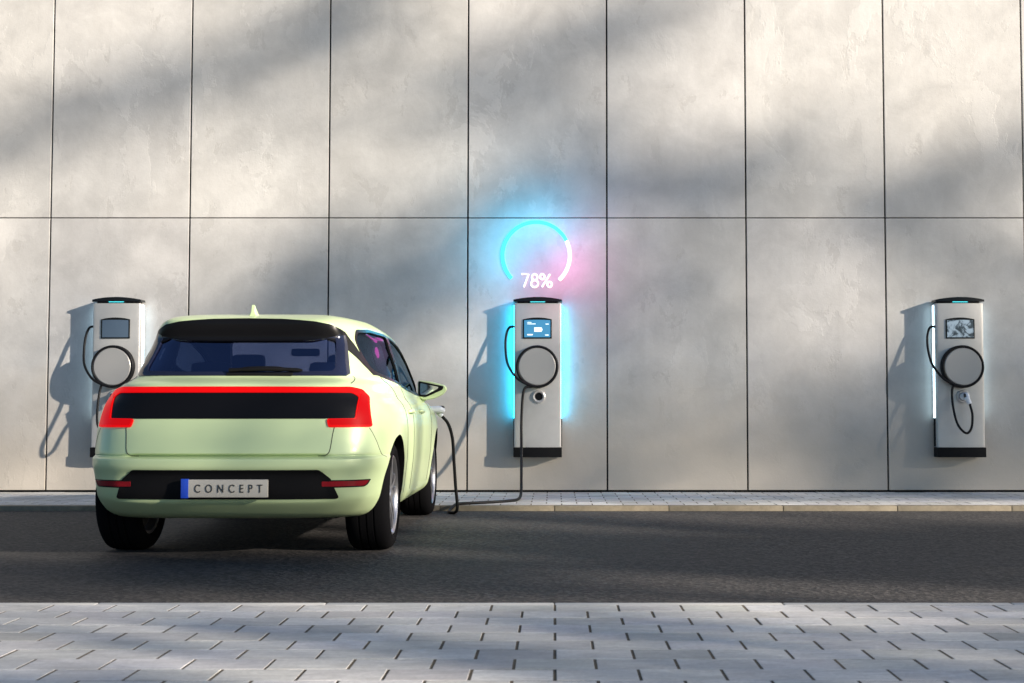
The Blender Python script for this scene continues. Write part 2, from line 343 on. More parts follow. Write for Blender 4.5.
# ------------------------------------------------------------------ chargers
def charger_outline(hw, front, back, bulge, n=14):
    """plan outline: back corners then convex front; front is toward -Y"""
    pts = [(-hw, back)]
    for k in range(n + 1):
        t = -1 + 2 * k / n; pts.append((hw * t, front - bulge * (1 - t * t)))
    pts.append((hw, back)); return pts
def prism(bm, outline, z0, z1, mi=0, bev=0, topbulge=0):
    lo = [bm.verts.new((x, y, z0)) for x, y in outline]; hi = [bm.verts.new((x, y, z1)) for x, y in outline]
    n = len(outline); fs = [bm.faces.new(lo), bm.faces.new(hi[::-1])]
    for k in range(n): fs.append(bm.faces.new((lo[k], hi[k], hi[(k+1) % n], lo[(k+1) % n])))
    for f in fs: f.material_index = mi
    return fs
FR, BK, BU = -.155, -.03, .022        # front corner y, back y, bulge
ZB, ZT = .40, 2.015
def make_charger(loc, led, screen, lab, led_side_mat, plugged):
    r = empty('charging_station', loc); tag(r, lab, 'ev charger', 'wall mounted charging stations')
    hw = .238
    bm = bmesh.new(); prism(bm, charger_outline(hw, FR, BK, BU), .505, 1.958)
    es = [e for e in bm.edges if abs(e.verts[0].co.z - e.verts[1].co.z) > .5 and min(abs(e.verts[0].co.x + hw), abs(e.verts[0].co.x - hw)) < 1e-4 and e.verts[0].co.y < -.13]
    bmesh.ops.bevel(bm, geom=es, offset=.012, segments=4, profile=.5, affect='EDGES')
    bm_obj('housing', bm, M['alu'], r, 30)
    bm = bmesh.new(); prism(bm, charger_outline(hw + .006, FR - .006, BK + .006, BU), .405, .503); 
    box(bm, -.15, .15, -.10, -.0, .43, .60) 
    bm_obj('base', bm, M['plastic'], r, 30)
    # arched top cap
    bm = bmesh.new(); ol = charger_outline(hw + .010, FR - .014, BK + .01, BU + .006)
    lo = [bm.verts.new((x, y, 1.975)) for x, y in ol]
    hi = [bm.verts.new((x * .985, y * .99, 1.998 + .022 * (1 - (x / hw) ** 2))) for x, y in ol]; n = len(ol)
    bm.faces.new(lo); bm.faces.new(hi[::-1])
    for k in range(n): bm.faces.new((lo[k], hi[k], hi[(k+1) % n], lo[(k+1) % n]))
    bmesh.ops.triangulate(bm, faces=[f for f in bm.faces if len(f.verts) > 4])
    bm_obj('top_cap', bm, M['cap'], r, 40)
    bm = bmesh.new(); box(bm, -.205, .205, FR + .02, BK - .02, 1.957, 1.976); bm_obj('cap_neck', bm, M['plastic'], r, None)
    bm = bmesh.new(); box(bm, -.075, .075, FR - BU - .003, FR - .01, 1.9685, 1.9738); bm_obj('status_light', bm, mat_status, r, None)
    bm = bmesh.new(); box(bm, -hw + .03, hw - .03, BK, .0, .7, 1.9); bm_obj('wall_bracket', bm, M['plastic'], r, None)
    for s in (-1, 1):   # side light strips near the wall
        bm = bmesh.new(); xa, xb = sorted((s * (hw - .004), s * (hw + .009)))
        box(bm, xa, xb, -.075, -.040, .80, 1.945, .002); bm_obj('light_strip', bm, led, r, None)
        bm = bmesh.new(); box(bm, xa, xb, -.0775, -.038, .51, .795, .002); bm_obj('side_trim', bm, M['plastic'], r, None)
    # screen: arched frame + display, flush with the convex front
    yf = lambda x: FR - BU * (1 - (x / hw) ** 2)
    def arch(x0, x1, z0, z1, rise, dy, n=12):
        bm = bmesh.new(); A, B, C_, D_ = [], [], [], []
        for k in range(n + 1):
            t = k / n; x = x0 + (x1 - x0) * t; zt = z1 + rise * (1 - (2*t-1)**2)
            A.append(bm.verts.new((x, yf(x) - dy, z0))); B.append(bm.verts.new((x, yf(x) - dy, zt)))
            C_.append(bm.verts.new((x, yf(x) + .01, z0))); D_.append(bm.verts.new((x, yf(x) + .01, zt)))
        for k in range(n):
            for q_ in ((A[k], A[k+1], B[k+1], B[k]), (B[k], B[k+1], D_[k+1], D_[k]), (A[k+1], A[k], C_[k], C_[k+1])): bm.faces.new(q_)
        bm.faces.new((A[0], B[0], D_[0], C_[0])); bm.faces.new((A[n], C_[n], D_[n], B[n])); return bm
    fr = bm_obj('screen_frame', arch(-.150, .142, 1.60, 1.795, .018, .007), M['cap'], r, 40)
    bm_obj('display', arch(-.136, .128, 1.613, 1.785, .004, .010), screen, fr, 40)
    if screen is M['screenon']:
        def ui(x0, x1, z0, z1, m, nm='screen_icon', d=.0125):
            b2 = bmesh.new(); y0 = (yf(x0) + yf(x1)) / 2 - .0008; box(b2, x0, x1, y0 - d, y0 - d + .002, z0, z1, .0); bm_obj(nm, b2, m, fr, None)
        ui(-.035, .040, 1.668, 1.712, M['screenui']); ui(.040, .048, 1.68, 1.70, M['screenui'])
        ui(-.030, .012, 1.673, 1.707, M['screengreen'], d=.014)
        for a in ((-.105, -.062, 1.760, 1.766), (-.105, -.020, 1.744, 1.751), (.08, .112, 1.742, 1.750), (-.105, -.050, 1.632, 1.645), (.075, .112, 1.630, 1.640)): ui(*a, M['screenui'])
    # cable reel: hub plate + coil of cable around it
    RC = (-.004, 1.315); yo = FR - BU
    lathe('reel', [(0, yo - .082), (.180, yo - .082), (.188, yo - .076), (.188, yo - .020), (.11, yo - .020), (.11, yo + .01), (0, yo + .01)], M['reel'], r, 'Y', 64, smooth=18, loc=(RC[0], 0, RC[1]))
    coils = []
    for k, (dr, dy) in enumerate(((.200, -.070), (.199, -.047), (.201, -.026))):
        cpts = [(RC[0] + dr * math.cos(a), yo + dy, RC[1] + dr * math.sin(a)) for a in np.linspace(0, 2*PI, 64, endpoint=False)]
        tube('cable_coil', cpts, .0148, M['cable'], r, 8, closed=True)
    # feed cable leaving the left side and running down to the reel
    tube('feed_cable', [(-hw + .02, -.10, 1.725), (-hw - .05, -.105, 1.715), (-hw - .083, -.12, 1.62), (-hw - .086, -.155, 1.48), (-hw - .058, -.21, 1.33), (-hw + .03, -.255, 1.20), (-.10, -.265, 1.135), (-.02, -.265, 1.112)], .0125, M['cable'], r, 8)
    # socket
    zs = 1.015; xs = .012
    sk = lathe('socket', [(0, yo + .01), (.068, yo + .01), (.068, yo - .012), (.055, yo - .020), (.042, yo - .016), (.040, yo + .004), (0, yo + .006)], M['alu'], r, 'Y', 32, loc=(xs, 0, zs))
    lathe('socket_face', [(0, yo + .000), (.0385, yo + .0005), (.0385, yo - .006), (.0, yo - .006)], M['plastic'], sk, 'Y', 24, loc=(xs, 0, zs))
    if plugged:
        pl = tube('plug', [(xs, yo - .01, zs), (xs + .006, yo - .07, zs + .004), (xs + .012, yo - .10, zs - .02), (xs + .035, yo - .11, zs - .075)], [.038, .036, .028, .024, .018], M['white'], r, 14)
        tube('plug_grip', [(xs - .008, yo - .09, zs + .022), (xs - .012, yo - .115, zs - .005)], .014, M['ink'], pl, 8)
        tube('charging_cable', [(-.10, yo - .08, 1.15), (-.122, yo - .085, 1.06), (-.125, yo - .13, .90), (-.10, yo - .19, .735), (-.03, yo - .22, .652), (.03, yo - .20, .70), (.052, yo - .17, .83), (.045, yo - .13, .92), (xs + .035, yo - .112, zs - .078)], .0125, M['cable'], r, 8)
    return r
mat_status = mat('teal_status_light', (.05, .2, .2), .4, emit=(.08, .75, .85), estr=.8)
XC = [-4.43, -.170, 4.10]
ch_l = make_charger((XC[0], YW, 0), M['ledwhite'], M['screenoff'], 'silver wall charger half hidden behind the green car, its screen plain blue grey', None, True)
ch_c = make_charger((XC[1], YW, 0), M['ledcyan'], M['screenon'], 'silver wall charger with cyan side lights and lit blue screen, under the 78% ring', None, False)
ch_r = make_charger((XC[2], YW, 0), M['ledwhite'], M['screenrefl'], 'silver wall charger standing alone on the right, its white plug parked in its socket', None, True)

# ------------------------------------------------------------------ glowing ring sign
sg = empty('charge_level_sign', (-.187, YW - .009, 2.462)); tag(sg, 'glowing cyan and white 78% ring above the middle charger', 'sign')
def arc_mesh(name, R, w, a0, a1, y, m, t=.006, n=72):
    bm = bmesh.new(); rows = []
    for k in range(n + 1):
        a = math.radians(a0 + (a1 - a0) * k / n); c, s_ = math.cos(a), math.sin(a)
        rows.append([bm.verts.new((rr * c, yy, rr * s_)) for rr, yy in ((R - w/2, y), (R + w/2, y), (R + w/2, y + t), (R - w/2, y + t))])
    for k in range(n):
        for j in range(4): bm.faces.new((rows[k][j], rows[k+1][j], rows[k+1][(j+1) % 4], rows[k][(j+1) % 4]))
    bm.faces.new(rows[0]); bm.faces.new(rows[n][::-1])
    return bm_obj(name, bm, m, sg, 40)
a = arc_mesh('cyan_arc', .344, .036, 223, 26.5, 0, M['cyan'])
a = arc_mesh('white_arc', .344, .036, 26, -47, 0, M['whiteneon'], n=36)
def strokes(name, lines, r, m, parent):
    """neon lettering: rounded strokes laid out in the (x, z) plane, one mesh"""
    V, F = [], []
    for pts_, closed in lines:
        o_ = tube('tmp', [(x, 0, z) for x, z in pts_], r, m, None, 8, closed=closed, smoothpts=False)
        n0 = len(V); V += [tuple(v.co) for v in o_.data.vertices]; F += [tuple(n0 + i_ for i_ in p.vertices) for p in o_.data.polygons]
        bpy.data.objects.remove(o_)
    for k_, v in enumerate(V): V[k_] = (v[0], v[1] * .35, v[2])
    return mesh_obj(name, V, F, m, parent, smooth=50)
def oval(cx, cz, rx, rz, n=28): return ([(cx + rx * math.cos(a_), cz + rz * math.sin(a_)) for a_ in np.linspace(0, 2*PI, n, endpoint=False)], True)
zb = -.325; H_ = .132; rr_ = .0088
strokes('percentage', [([(-.150, zb + H_), (-.078, zb + H_), (-.128, zb)], False),
    oval(-.017, zb + H_ * .76, .028, H_ * .24), oval(-.017, zb + H_ * .26, .036, H_ * .27),
    oval(.062, zb + H_ * .80, .023, H_ * .20), oval(.136, zb + H_ * .20, .023, H_ * .20), ([(.140, zb + H_), (.058, zb)], False)], rr_, M['whiteneon'], sg)
def glow(angle, R, col, w, dy=-.32):
    li = bpy.data.lights.new('sign_glow', 'POINT'); li.energy = w; li.color = col; li.shadow_soft_size = .10
    lo = bpy.data.objects.new('sign_glow', li); link(lo, sg); a_ = math.radians(angle); lo.location = (R * math.cos(a_), dy, R * math.sin(a_))
for a_ in (215, 185, 155, 125, 95, 68, 42): glow(a_, .36, (.02, .64, 1.0), 1.15)
for a_ in (14, -12, -38): glow(a_, .38, (1.0, .05, .40), .85)
for a_ in (-75, -105): glow(a_, .24, (1.0, .05, .40), .5)

# ------------------------------------------------------------------ car
def pchip(tab):
    x = np.array([t[0] for t in tab], float); y = np.array([t[1] for t in tab], float)
    h = np.diff(x); d = np.diff(y) / h; m = np.zeros_like(x); m[0] = d[0]; m[-1] = d[-1]
    for i in range(1, len(x) - 1):
        if d[i-1] * d[i] <= 0: m[i] = 0
        else:
            w1 = 2*h[i] + h[i-1]; w2 = h[i] + 2*h[i-1]; m[i] = (w1 + w2) / (w1 / d[i-1] + w2 / d[i])
    def f(v):
        v = min(max(v, x[0]), x[-1]); i = min(int(np.searchsorted(x, v, 'right')) - 1, len(x) - 2); i = max(i, 0)
        t = (v - x[i]) / h[i]
        return (2*t**3-3*t*t+1)*y[i] + (t**3-2*t*t+t)*h[i]*m[i] + (-2*t**3+3*t*t)*y[i+1] + (t**3-t*t)*h[i]*m[i+1]
    return f
YR = pchip([(.24,-.54),(.26,-.60),(.30,-.66),(.34,-.71),(.37,-.735),(.40,-.743),(.50,-.755),(.56,-.770),(.598,-.768),(.608,-.742),(.616,-.715),(.624,-.720),(.70,-.702),(.80,-.672),(.85,-.655),(.93,-.628),(1.0,-.600),(1.04,-.578),(1.058,-.54),(1.072,-.49),(1.09,-.44),(1.15,-.385),(1.32,-.225),(1.34,-.215),(1.38,-.225),(1.44,-.235),(1.455,-.225),(1.475,-.165),(1.49,-.07),(1.505,.06),(1.52,.27),(1.53,.52),(1.537,.85)])
YF = pchip([(.24,3.3),(.3,3.42),(.5,3.5),(.7,3.48),(.8,3.42),(.85,3.33),(.9,3.12),(.94,2.9),(.97,2.72),(1.0,2.60),(1.03,2.54),(1.1,2.44),(1.2,2.26),(1.3,2.07),(1.4,1.85),(1.45,1.69),(1.48,1.52),(1.50,1.36),(1.52,1.18),(1.53,1.06),(1.537,.95)])
_WZ = pchip([(.24,.875),(.26,.90),(.30,.925),(.45,.952),(.60,.968),(.75,.972),(.85,.965),(.92,.942),(.97,.905),(1.0,.895),(1.03,.88),(1.06,.872),(1.10,.862),(1.2,.838),(1.3,.810),(1.38,.778),(1.41,.757),(1.44,.728),(1.465,.690),(1.49,.642),(1.507,.575),(1.52,.485),(1.53,.35),(1.537,.16)])
WZ = lambda z: _WZ(z) * .965
REAR_LO = [(0,0),(.2,.002),(.4,.012),(.6,.038),(.74,.082),(.83,.14),(.90,.23),(.95,.36),(.985,.55),(1,.85)]
REAR_UP = [(0,0),(.2,.002),(.4,.008),(.58,.022),(.665,.042),(.735,.07),(.785,.125),(.85,.28),(.93,.60),(1,1.10)]
FRNT_LO = [(1,.9),(.985,.6),(.95,.38),(.86,.2),(.68,.09),(.4,.02),(.2,.004),(0,0)]
FRNT_UP = [(1,.85),(.985,.5),(.955,.3),(.86,.15),(.66,.06),(.4,.02),(.2,.005),(0,0)]
NP = 132
def half_ring(z, inset=0.0):
    f = min(max((z - .98) / .12, 0), 1); f = f * f * (3 - 2 * f)
    yr, yf, w = YR(z) + inset * 1.2, YF(z) - inset * 1.2, WZ(z) - inset
    if inset: w = max(w, .05)
    L = yf - yr; k = min(1, L / 2.3)
    pts = []
    for (a, b), (c, d) in zip(REAR_LO, REAR_UP):
        fx = a * (1-f) + c * f; dy = b * (1-f) + d * f; pts.append((fx * w, yr + dy * k))
    mid = yr + L * .52
    pts.append((w, mid if mid > pts[-1][1] + .01 else pts[-1][1] + .01))
    for (a, b), (c, d) in zip(FRNT_LO, FRNT_UP):
        fx = a * (1-f) + c * f; dy = b * (1-f) + d * f; y = yf - dy * k
        if fx * w >= w * .999 and y <= pts[-1][1]: continue
        pts.append((fx * w, y))
    cr = np.array(catmull(pts, 10)); return cr
# fixed perimeter parameterisation: resample each half ring by index fractions that are the same for each ring
def resample(cr, n=NP):
    d = np.r_[0, np.cumsum(np.hypot(*np.diff(cr, axis=0).T))]; T = d[-1]
    u = np.linspace(0, 1, n)
    return np.c_[np.interp(u * T, d, cr[:, 0]), np.interp(u * T, d, cr[:, 1])]
def sstep(a, b, v): t = min(max((v - a) / (b - a), 0), 1); return t * t * (3 - 2 * t)
def detail(x, y, z):
    """inward displacement of the rear face"""
    if y > -.2 or z > 1.07: return 0
    d = .030 * math.exp(-((z - .6165) / .0085) ** 2) * (1 - sstep(.56, .60, abs(x)))
    # number plate recess / black insert set in slightly
    d += .012 * sstep(.350, .362, z) * (1 - sstep(.527, .537, z)) * (1 - sstep(.56, .60, abs(x) + (.53 - z) * -.35))
    return d
def zlist(top=1.537, bot=.24):
    zs = list(np.arange(bot, .582, .014)) + list(np.arange(.584, .638, .0028)) + list(np.arange(.64, 1.03, .014)) + list(np.arange(1.035, 1.11, .006)) + list(np.arange(1.12, 1.44, .012)) + list(np.arange(1.444, 1.534, .0045)) + [1.535, 1.537]
    return zs
def build_grid(zs, inset=0):
    G = []
    for z in zs:
        h = resample(half_ring(z, inset))
        ring = [(x, y + (detail(x, y, z) if not inset else 0), z) for x, y in h]
        full = ring + [(-x, y, z_) for x, y, z_ in ring[-2:0:-1]]
        G.append(full)
    return G
def grid_solid(name, G, m):
    n = len(G[0]); vs_ = [p for r in G for p in r]; fs = []
    for i in range(len(G) - 1):
        for k in range(n):
            j = (k + 1) % n; fs.append((i*n+k, i*n+j, (i+1)*n+j, (i+1)*n+k))
    # caps as strips across mirrored points
    def cap(base, flip):
        for k in range(NP - 1):
            a, b = k, k + 1; c, d = (n - k - 1) % n, (n - k) % n
            q_ = [base + a, base + b]
            q_ += [base + c] if c != b else []
            if k > 0: q_ += [base + d]
            q_ = list(dict.fromkeys(q_))
            if len(q_) >= 3: fs.append(tuple(q_[::-1] if flip else q_))
    cap(0, True); cap((len(G) - 1) * n, False)
    ob = mesh_obj(name, vs_, fs, m)
    bm = bmesh.new(); bm.from_mesh(ob.data); bmesh.ops.recalc_face_normals(bm, faces=bm.faces); bm.to_mesh(ob.data); bm.free()
    return ob
ZS = zlist(); GRID = build_grid(ZS)
HG = np.array([[p for p in r[:NP]] for r in GRID])         # +x half, [ring][u] -> xyz
# vertex normals of the half grid
du = np.gradient(HG, axis=1); dz = np.gradient(HG, axis=0); NRM = np.cross(du, dz)
NRM[:, 0, 0] = 0; NRM[:, -1, 0] = 0
NRM /= (np.linalg.norm(NRM, axis=2, keepdims=True) + 1e-9)
ZA = np.array(ZS)
def ring_at(z):
    i = int(np.clip(np.searchsorted(ZA, z) - 1, 0, len(ZA) - 2)); t = (z - ZA[i]) / (ZA[i+1] - ZA[i]); t = min(max(t, 0), 1)
    return HG[i] * (1-t) + HG[i+1] * t, NRM[i] * (1-t) + NRM[i+1] * t
IREAR = int(NP * .42)
def on_rear(x, z, off):
    P, Nn = ring_at(z); ax = abs(x); xs = P[:, 0]; k = int(np.argmax(xs > ax)) if (xs > ax).any() else int(np.argmax(xs)); k = max(k, 1)
    a, b = xs[k-1], xs[k]; t = min(max((ax - a) / (b - a + 1e-12), 0), 1)
    p = P[k-1] * (1-t) + P[k] * t; n = Nn[k-1] * (1-t) + Nn[k] * t; n = n / np.linalg.norm(n); p = p + n * off
    return np.array([p[0] if x >= 0 else -p[0], p[1], p[2]])
def on_front(x, z, off):
    P, Nn = ring_at(z); P = P[::-1]; Nn = Nn[::-1]; ax = abs(x); xs = P[:, 0]; k = int(np.argmax(xs > ax)) if (xs > ax).any() else int(np.argmax(xs)); k = max(k, 1)
    a, b = xs[k-1], xs[k]; t = min(max((ax - a) / (b - a + 1e-12), 0), 1)
    p = P[k-1] * (1-t) + P[k] * t; n = Nn[k-1] * (1-t) + Nn[k] * t; n = n / np.linalg.norm(n); p = p + n * off
    return np.array([p[0] if x >= 0 else -p[0], p[1], p[2]])
def on_side(y, z, off, s=1):
    P, Nn = ring_at(z); ys = P[:, 1]; k = int(np.clip(np.searchsorted(ys, y), 1, NP - 1))
    a, b = ys[k-1], ys[k]; t = min(max((y - a) / (b - a + 1e-12), 0), 1)
    p = P[k-1] * (1-t) + P[k] * t; n = Nn[k-1] * (1-t) + Nn[k] * t; n = n / np.linalg.norm(n); p = p + n * off
    return np.array([p[0] * s, p[1], p[2]])
def roundpoly(pts, r=.02, n=5):
    """rounded corners of a 2D polygon"""
    out = []; N = len(pts)
    for i in range(N):
        p0, p1, p2 = (np.array(pts[j % N], float) for j in (i - 1, i, i + 1))
        a = p0 - p1; b = p2 - p1; la, lb = np.linalg.norm(a), np.linalg.norm(b); rr = min(r, la * .45, lb * .45)
        s0 = p1 + a / la * rr; s1 = p1 + b / lb * rr
        for k in range(n + 1):
            t = k / n; out.append(tuple((1-t)**2 * s0 + 2*t*(1-t) * p1 + t*t * s1))
    return out
def patch(name, poly, proj, off, m, parent, thick=.008, cell=.02, **kw):
    """flat polygon laid onto the body surface, with a rim going inwards"""
    bm = bmesh.new(); f = bm.faces.new([bm.verts.new((p[0], p[1], 0)) for p in poly])
    xs = [p[0] for p in poly]; ys = [p[1] for p in poly]
    for ax, lo, hi in ((0, min(xs), max(xs)), (1, min(ys), max(ys))):
        v = math.ceil(lo / cell) * cell
        while v < hi:
            co = (v, 0, 0) if ax == 0 else (0, v, 0); no = (1, 0, 0) if ax == 0 else (0, 1, 0)
            bmesh.ops.bisect_plane(bm, geom=bm.verts[:] + bm.edges[:] + bm.faces[:], plane_co=co, plane_no=no, dist=1e-5); v += cell
    bmesh.ops.remove_doubles(bm, verts=bm.verts, dist=1e-5)
    bnd = [e for e in bm.edges if e.is_boundary]; flat = {v: (v.co.x, v.co.y) for v in bm.verts}
    r = bmesh.ops.extrude_edge_only(bm, edges=bnd); newv = [g for g in r['geom'] if isinstance(g, bmesh.types.BMVert)]
    for v in newv: flat[v] = (v.co.x, v.co.y)
    ns = set(newv)
    for v, (a, b) in flat.items(): v.co = proj(a, b, off - (thick if v in ns else 0), **kw)
    return bm_obj(name, bm, m, parent, 45)
def ringpatch(name, outer, inner, proj, off, m, parent, thick=.008, k=3, **kw):
    n = 96
    def rs(poly):
        P = np.array(list(poly) + [poly[0]], float); d = np.r_[0, np.cumsum(np.hypot(*np.diff(P, axis=0).T))]
        u = np.linspace(0, d[-1], n, endpoint=False); return np.c_[np.interp(u, d, P[:, 0]), np.interp(u, d, P[:, 1])]
    A, B = rs(outer), rs(inner)
    vs_, fs = [], []
    rows = [(A, off - thick)] + [(A * (1-t) + B * t, off) for t in np.linspace(0, 1, k + 1)] + [(B, off - thick - .02)]
    for Q, o_ in rows: vs_ += [proj(a, b, o_, **kw) for a, b in Q]
    for i in range(len(rows) - 1):
        for j in range(n): fs.append((i*n+j, i*n+(j+1) % n, (i+1)*n+(j+1) % n, (i+1)*n+j))
    bm = bmesh.new(); V = [bm.verts.new(v) for v in vs_]
    for f in fs: bm.faces.new([V[i] for i in f])
    return bm_obj(name, bm, m, parent, 45)
def inset_poly(poly, d):
    P = np.array(poly, float); area = .5 * np.sum(P[:, 0] * np.roll(P[:, 1], -1) - np.roll(P[:, 0], -1) * P[:, 1]); s = 1 if area > 0 else -1
    out = []
    N = len(P)
    for i in range(N):
        a = P[i] - P[i-1]; b = P[(i+1) % N] - P[i]; a /= np.linalg.norm(a) + 1e-12; b /= np.linalg.norm(b) + 1e-12
        na = np.array([-a[1], a[0]]) * s; nb = np.array([-b[1], b[0]]) * s; m_ = na + nb; m_ /= np.linalg.norm(m_) + 1e-12
        out.append(tuple(P[i] + m_ * d / max(.5, m_.dot(na))))
    return out
# ---- outlines
REAR_OUT = roundpoly([(-.660,1.096),(-.30,1.096),(.30,1.096),(.660,1.096),(.636,1.20),(.612,1.30),(.592,1.372),(.50,1.357),(.40,1.342),(-.40,1.342),(-.50,1.357),(-.592,1.372),(-.612,1.30),(-.636,1.20)], .012)
REAR_IN = roundpoly([(-.592,1.126),(-.30,1.120),(.30,1.120),(.578,1.126),(.566,1.22),(.552,1.30),(.545,1.350),(.49,1.335),(.40,1.322),(-.40,1.322),(-.49,1.335),(-.545,1.350),(-.556,1.30),(-.572,1.22)], .03)

SW_A = roundpoly([(.005,1.24),(.01,1.36),(.07,1.408),(.35,1.424),(.797,1.414),(.797,1.052),(.50,1.078),(.14,1.115),(.05,1.15)], .03)
SW_B = roundpoly([(.803,1.413),(1.05,1.402),(1.32,1.378),(1.60,1.325),(1.85,1.245),(2.08,1.12),(2.33,.978),(1.60,.998),(1.05,1.032),(.803,1.051)], .03)
SW_A_IN = roundpoly([(.030,1.24),(.036,1.345),(.085,1.388),(.35,1.404),(.770,1.395),(.770,1.074),(.50,1.099),(.16,1.137),(.075,1.165)], .025)
SW_B_IN = roundpoly([(.830,1.394),(1.05,1.384),(1.31,1.359),(1.58,1.307),(1.83,1.228),(2.05,1.108),(2.22,1.000),(1.60,1.020),(1.05,1.053),(.830,1.071)], .025)
WIND = roundpoly([(-.70,1.06),(.70,1.06),(.66,1.2),(.58,1.40),(.45,1.455),(-.45,1.455),(-.58,1.40),(-.66,1.2)], .04)

CARX, CARY = -1.929, 8.49
car = empty('hatchback_car', (CARX, CARY, 0)); tag(car, 'pale green hatchback parked nose to the wall and plugged in for charging', 'car')
clean = grid_solid('clean', GRID, M['paint'])
inner = grid_solid('inner', build_grid([z for z in list(np.arange(.42, 1.44, .03)) + [1.46, 1.475, 1.485, 1.493]], .05), M['seat'])
for v in inner.data.vertices:
    if v.co.z > 1.4: v.co.z -= .02 * (v.co.z - 1.4) / .1
def poly_prism(poly, axis, a, b, m):
    bm = bmesh.new()
    f3 = (lambda p, t: (p[0], t, p[1])) if axis == 'Y' else (lambda p, t: (t, p[0], p[1]))
    A = [bm.verts.new(f3(p, a)) for p in poly]; B = [bm.verts.new(f3(p, b)) for p in poly]; n = len(poly)
    bm.faces.new(A); bm.faces.new(B[::-1])
    for k in range(n): bm.faces.new((A[k], B[k], B[(k+1) % n], A[(k+1) % n]))
    bmesh.ops.recalc_face_normals(bm, faces=bm.faces)
    flip = bm.calc_volume(signed=True) < 0
    ob = bm_obj('cut', bm, m, None, None)
    if ob.data and flip: ob.data.flip_normals()
    return ob
cutters = [inner, poly_prism(REAR_IN, 'Y', -.6, .25, M['gloss']), poly_prism(WIND, 'Y', 1.25, 2.75, M['gloss'])]
for s in (-1, 1):
    for P_ in (SW_A_IN, SW_B_IN): cutters.append(poly_prism(P_, 'X', s * .45, s * 1.1, M['gloss']))
WB = 2.72; RW = .345; RA = .378
for yy in (0, WB):
    for s in (-1, 1):
        cutters.append(lathe('cut', [(0, s * .64), (RA, s * .64), (RA, s * 1.2), (0, s * 1.2)], M['plastic'], None, 'X', 72, loc=(0, yy, .352)))
for c in cutters:
    md = clean.modifiers.new('b', 'BOOLEAN'); md.operation = 'DIFFERENCE'; md.object = c; md.solver = 'EXACT'
    try: md.material_mode = 'TRANSFER'
    except Exception: pass
bvh = BVHTree.FromObject(clean, bpy.context.evaluated_depsgraph_get()) if False else None
cm = clean.data
bvh = BVHTree.FromPolygons([v.co for v in cm.vertices], [tuple(p.vertices) for p in cm.polygons])
vn = [Vector(n.vector) for n in cm.vertex_normals]
dg = bpy.context.evaluated_depsgraph_get()
cutm = bpy.data.meshes.new_from_object(clean.evaluated_get(dg))
for c in cutters: bpy.data.objects.remove(c)
polysrc = [tuple(p.vertices) for p in cm.polygons]; vco = [v.co.copy() for v in cm.vertices]
def smooth_normal(p):
    loc, n, idx, d = bvh.find_nearest(p)
    if loc is None or d > .002: return None
    w_ = Vector((0, 0, 0))
    for vi in polysrc[idx]: w_ += vn[vi] / ((vco[vi] - loc).length + 1e-4)
    return w_.normalized()
bm = bmesh.new(); bm.from_mesh(cutm)
mslots = [m.name for m in cutm.materials]
def cutplane(co, no, cond):
    fs = [f for f in bm.faces if cond(f.calc_center_median())]
    g = set(fs)
    for f in fs: g.update(f.edges); g.update(f.verts)
    bmesh.ops.bisect_plane(bm, geom=list(g), plane_co=co, plane_no=no, dist=1e-5)
rearc = lambda c: c.y < -.10
for x in (-.60, .60): cutplane((x, 0, 0), (1, 0, 0), lambda c: rearc(c) and .55 < c.z < 1.14)
cutplane((0, 0, .6165), (0, 0, 1), lambda c: c.y < -.3); cutplane((0, 0, 1.092), (0, 0, 1), rearc)
cutplane((0, -.372, 0), (0, 1, 0), lambda c: c.z < .66)
for y in (.46, .84, 2.12): cutplane((0, y, 0), (0, 1, 0), lambda c: .25 < c.z < 1.12 and abs(c.x) > .7)
cutplane((0, 0, .32), (0, 0, 1), lambda c: .4 < c.y < 2.2)
cutplane((0, 0, .975), (0, 0, 1), lambda c: .4 < c.y < 2.2 and abs(c.x) > .7)
groups = {}
for f in bm.faces:
    c = f.calc_center_median(); n = f.normal; key = 'body'; outer = bvh.find_nearest(c)[3] < .0015
    if outer:
        if c.y < -.10 and abs(c.x) < .60 and .6165 < c.z < 1.092: key = 'tailgate'
        elif c.y < -.372 and c.z < .6165: key = 'rear_bumper'
        elif .46 < c.y < .84 and .32 < c.z < .975 and abs(c.x) > .7: key = 'rear_door' + ('L' if c.x < 0 else 'R')
        elif .84 < c.y < 2.12 and .32 < c.z < .975 and abs(c.x) > .7: key = 'front_door' + ('L' if c.x < 0 else 'R')
    groups.setdefault(key, []).append(f)
bm.verts.ensure_lookup_table()
parts = {}
for key, fs in groups.items():
    vmap = {}; vs_ = []; fa = []; mi = []
    for f in fs:
        idx = []
        for v in f.verts:
            if v not in vmap: vmap[v] = len(vs_); vs_.append(v.co.copy())
            idx.append(vmap[v])
        fa.append(tuple(idx)); 
        c = f.calc_center_median()
        nm = mslots[f.material_index] if f.material_index < len(mslots) else ''
        k_ = 0
        if nm and 'paint' not in nm: k_ = 1
        if c.z < .203 or (key == 'body' and bvh.find_nearest(c)[3] > .003): k_ = 1
        mi.append(k_)
    nm = key.rstrip('LR') if key.endswith(('L', 'R')) else key
    ob = mesh_obj(nm, vs_, fa, [M['paint'], M['plastic']], car, smooth=50, matidx=mi)
    me = ob.data; ln = []
    cache = {}
    ms = mi
    for p in me.polygons:
        for li in p.loop_indices:
            vi = me.loops[li].vertex_index
            if ms[p.index] == 0:
                if vi not in cache: cache[vi] = smooth_normal(vs_[vi])
                n_ = cache[vi]
                if n_ is not None and n_.dot(p.normal) < .45: n_ = None
            else: n_ = None
            ln.append(tuple(n_) if n_ is not None else tuple(p.normal))
    me.normals_split_custom_set(ln)
    parts[key] = ob
bm.free(); bpy.data.objects.remove(clean)
body = parts['body']; gate = parts['tailgate']; bump = parts['rear_bumper']

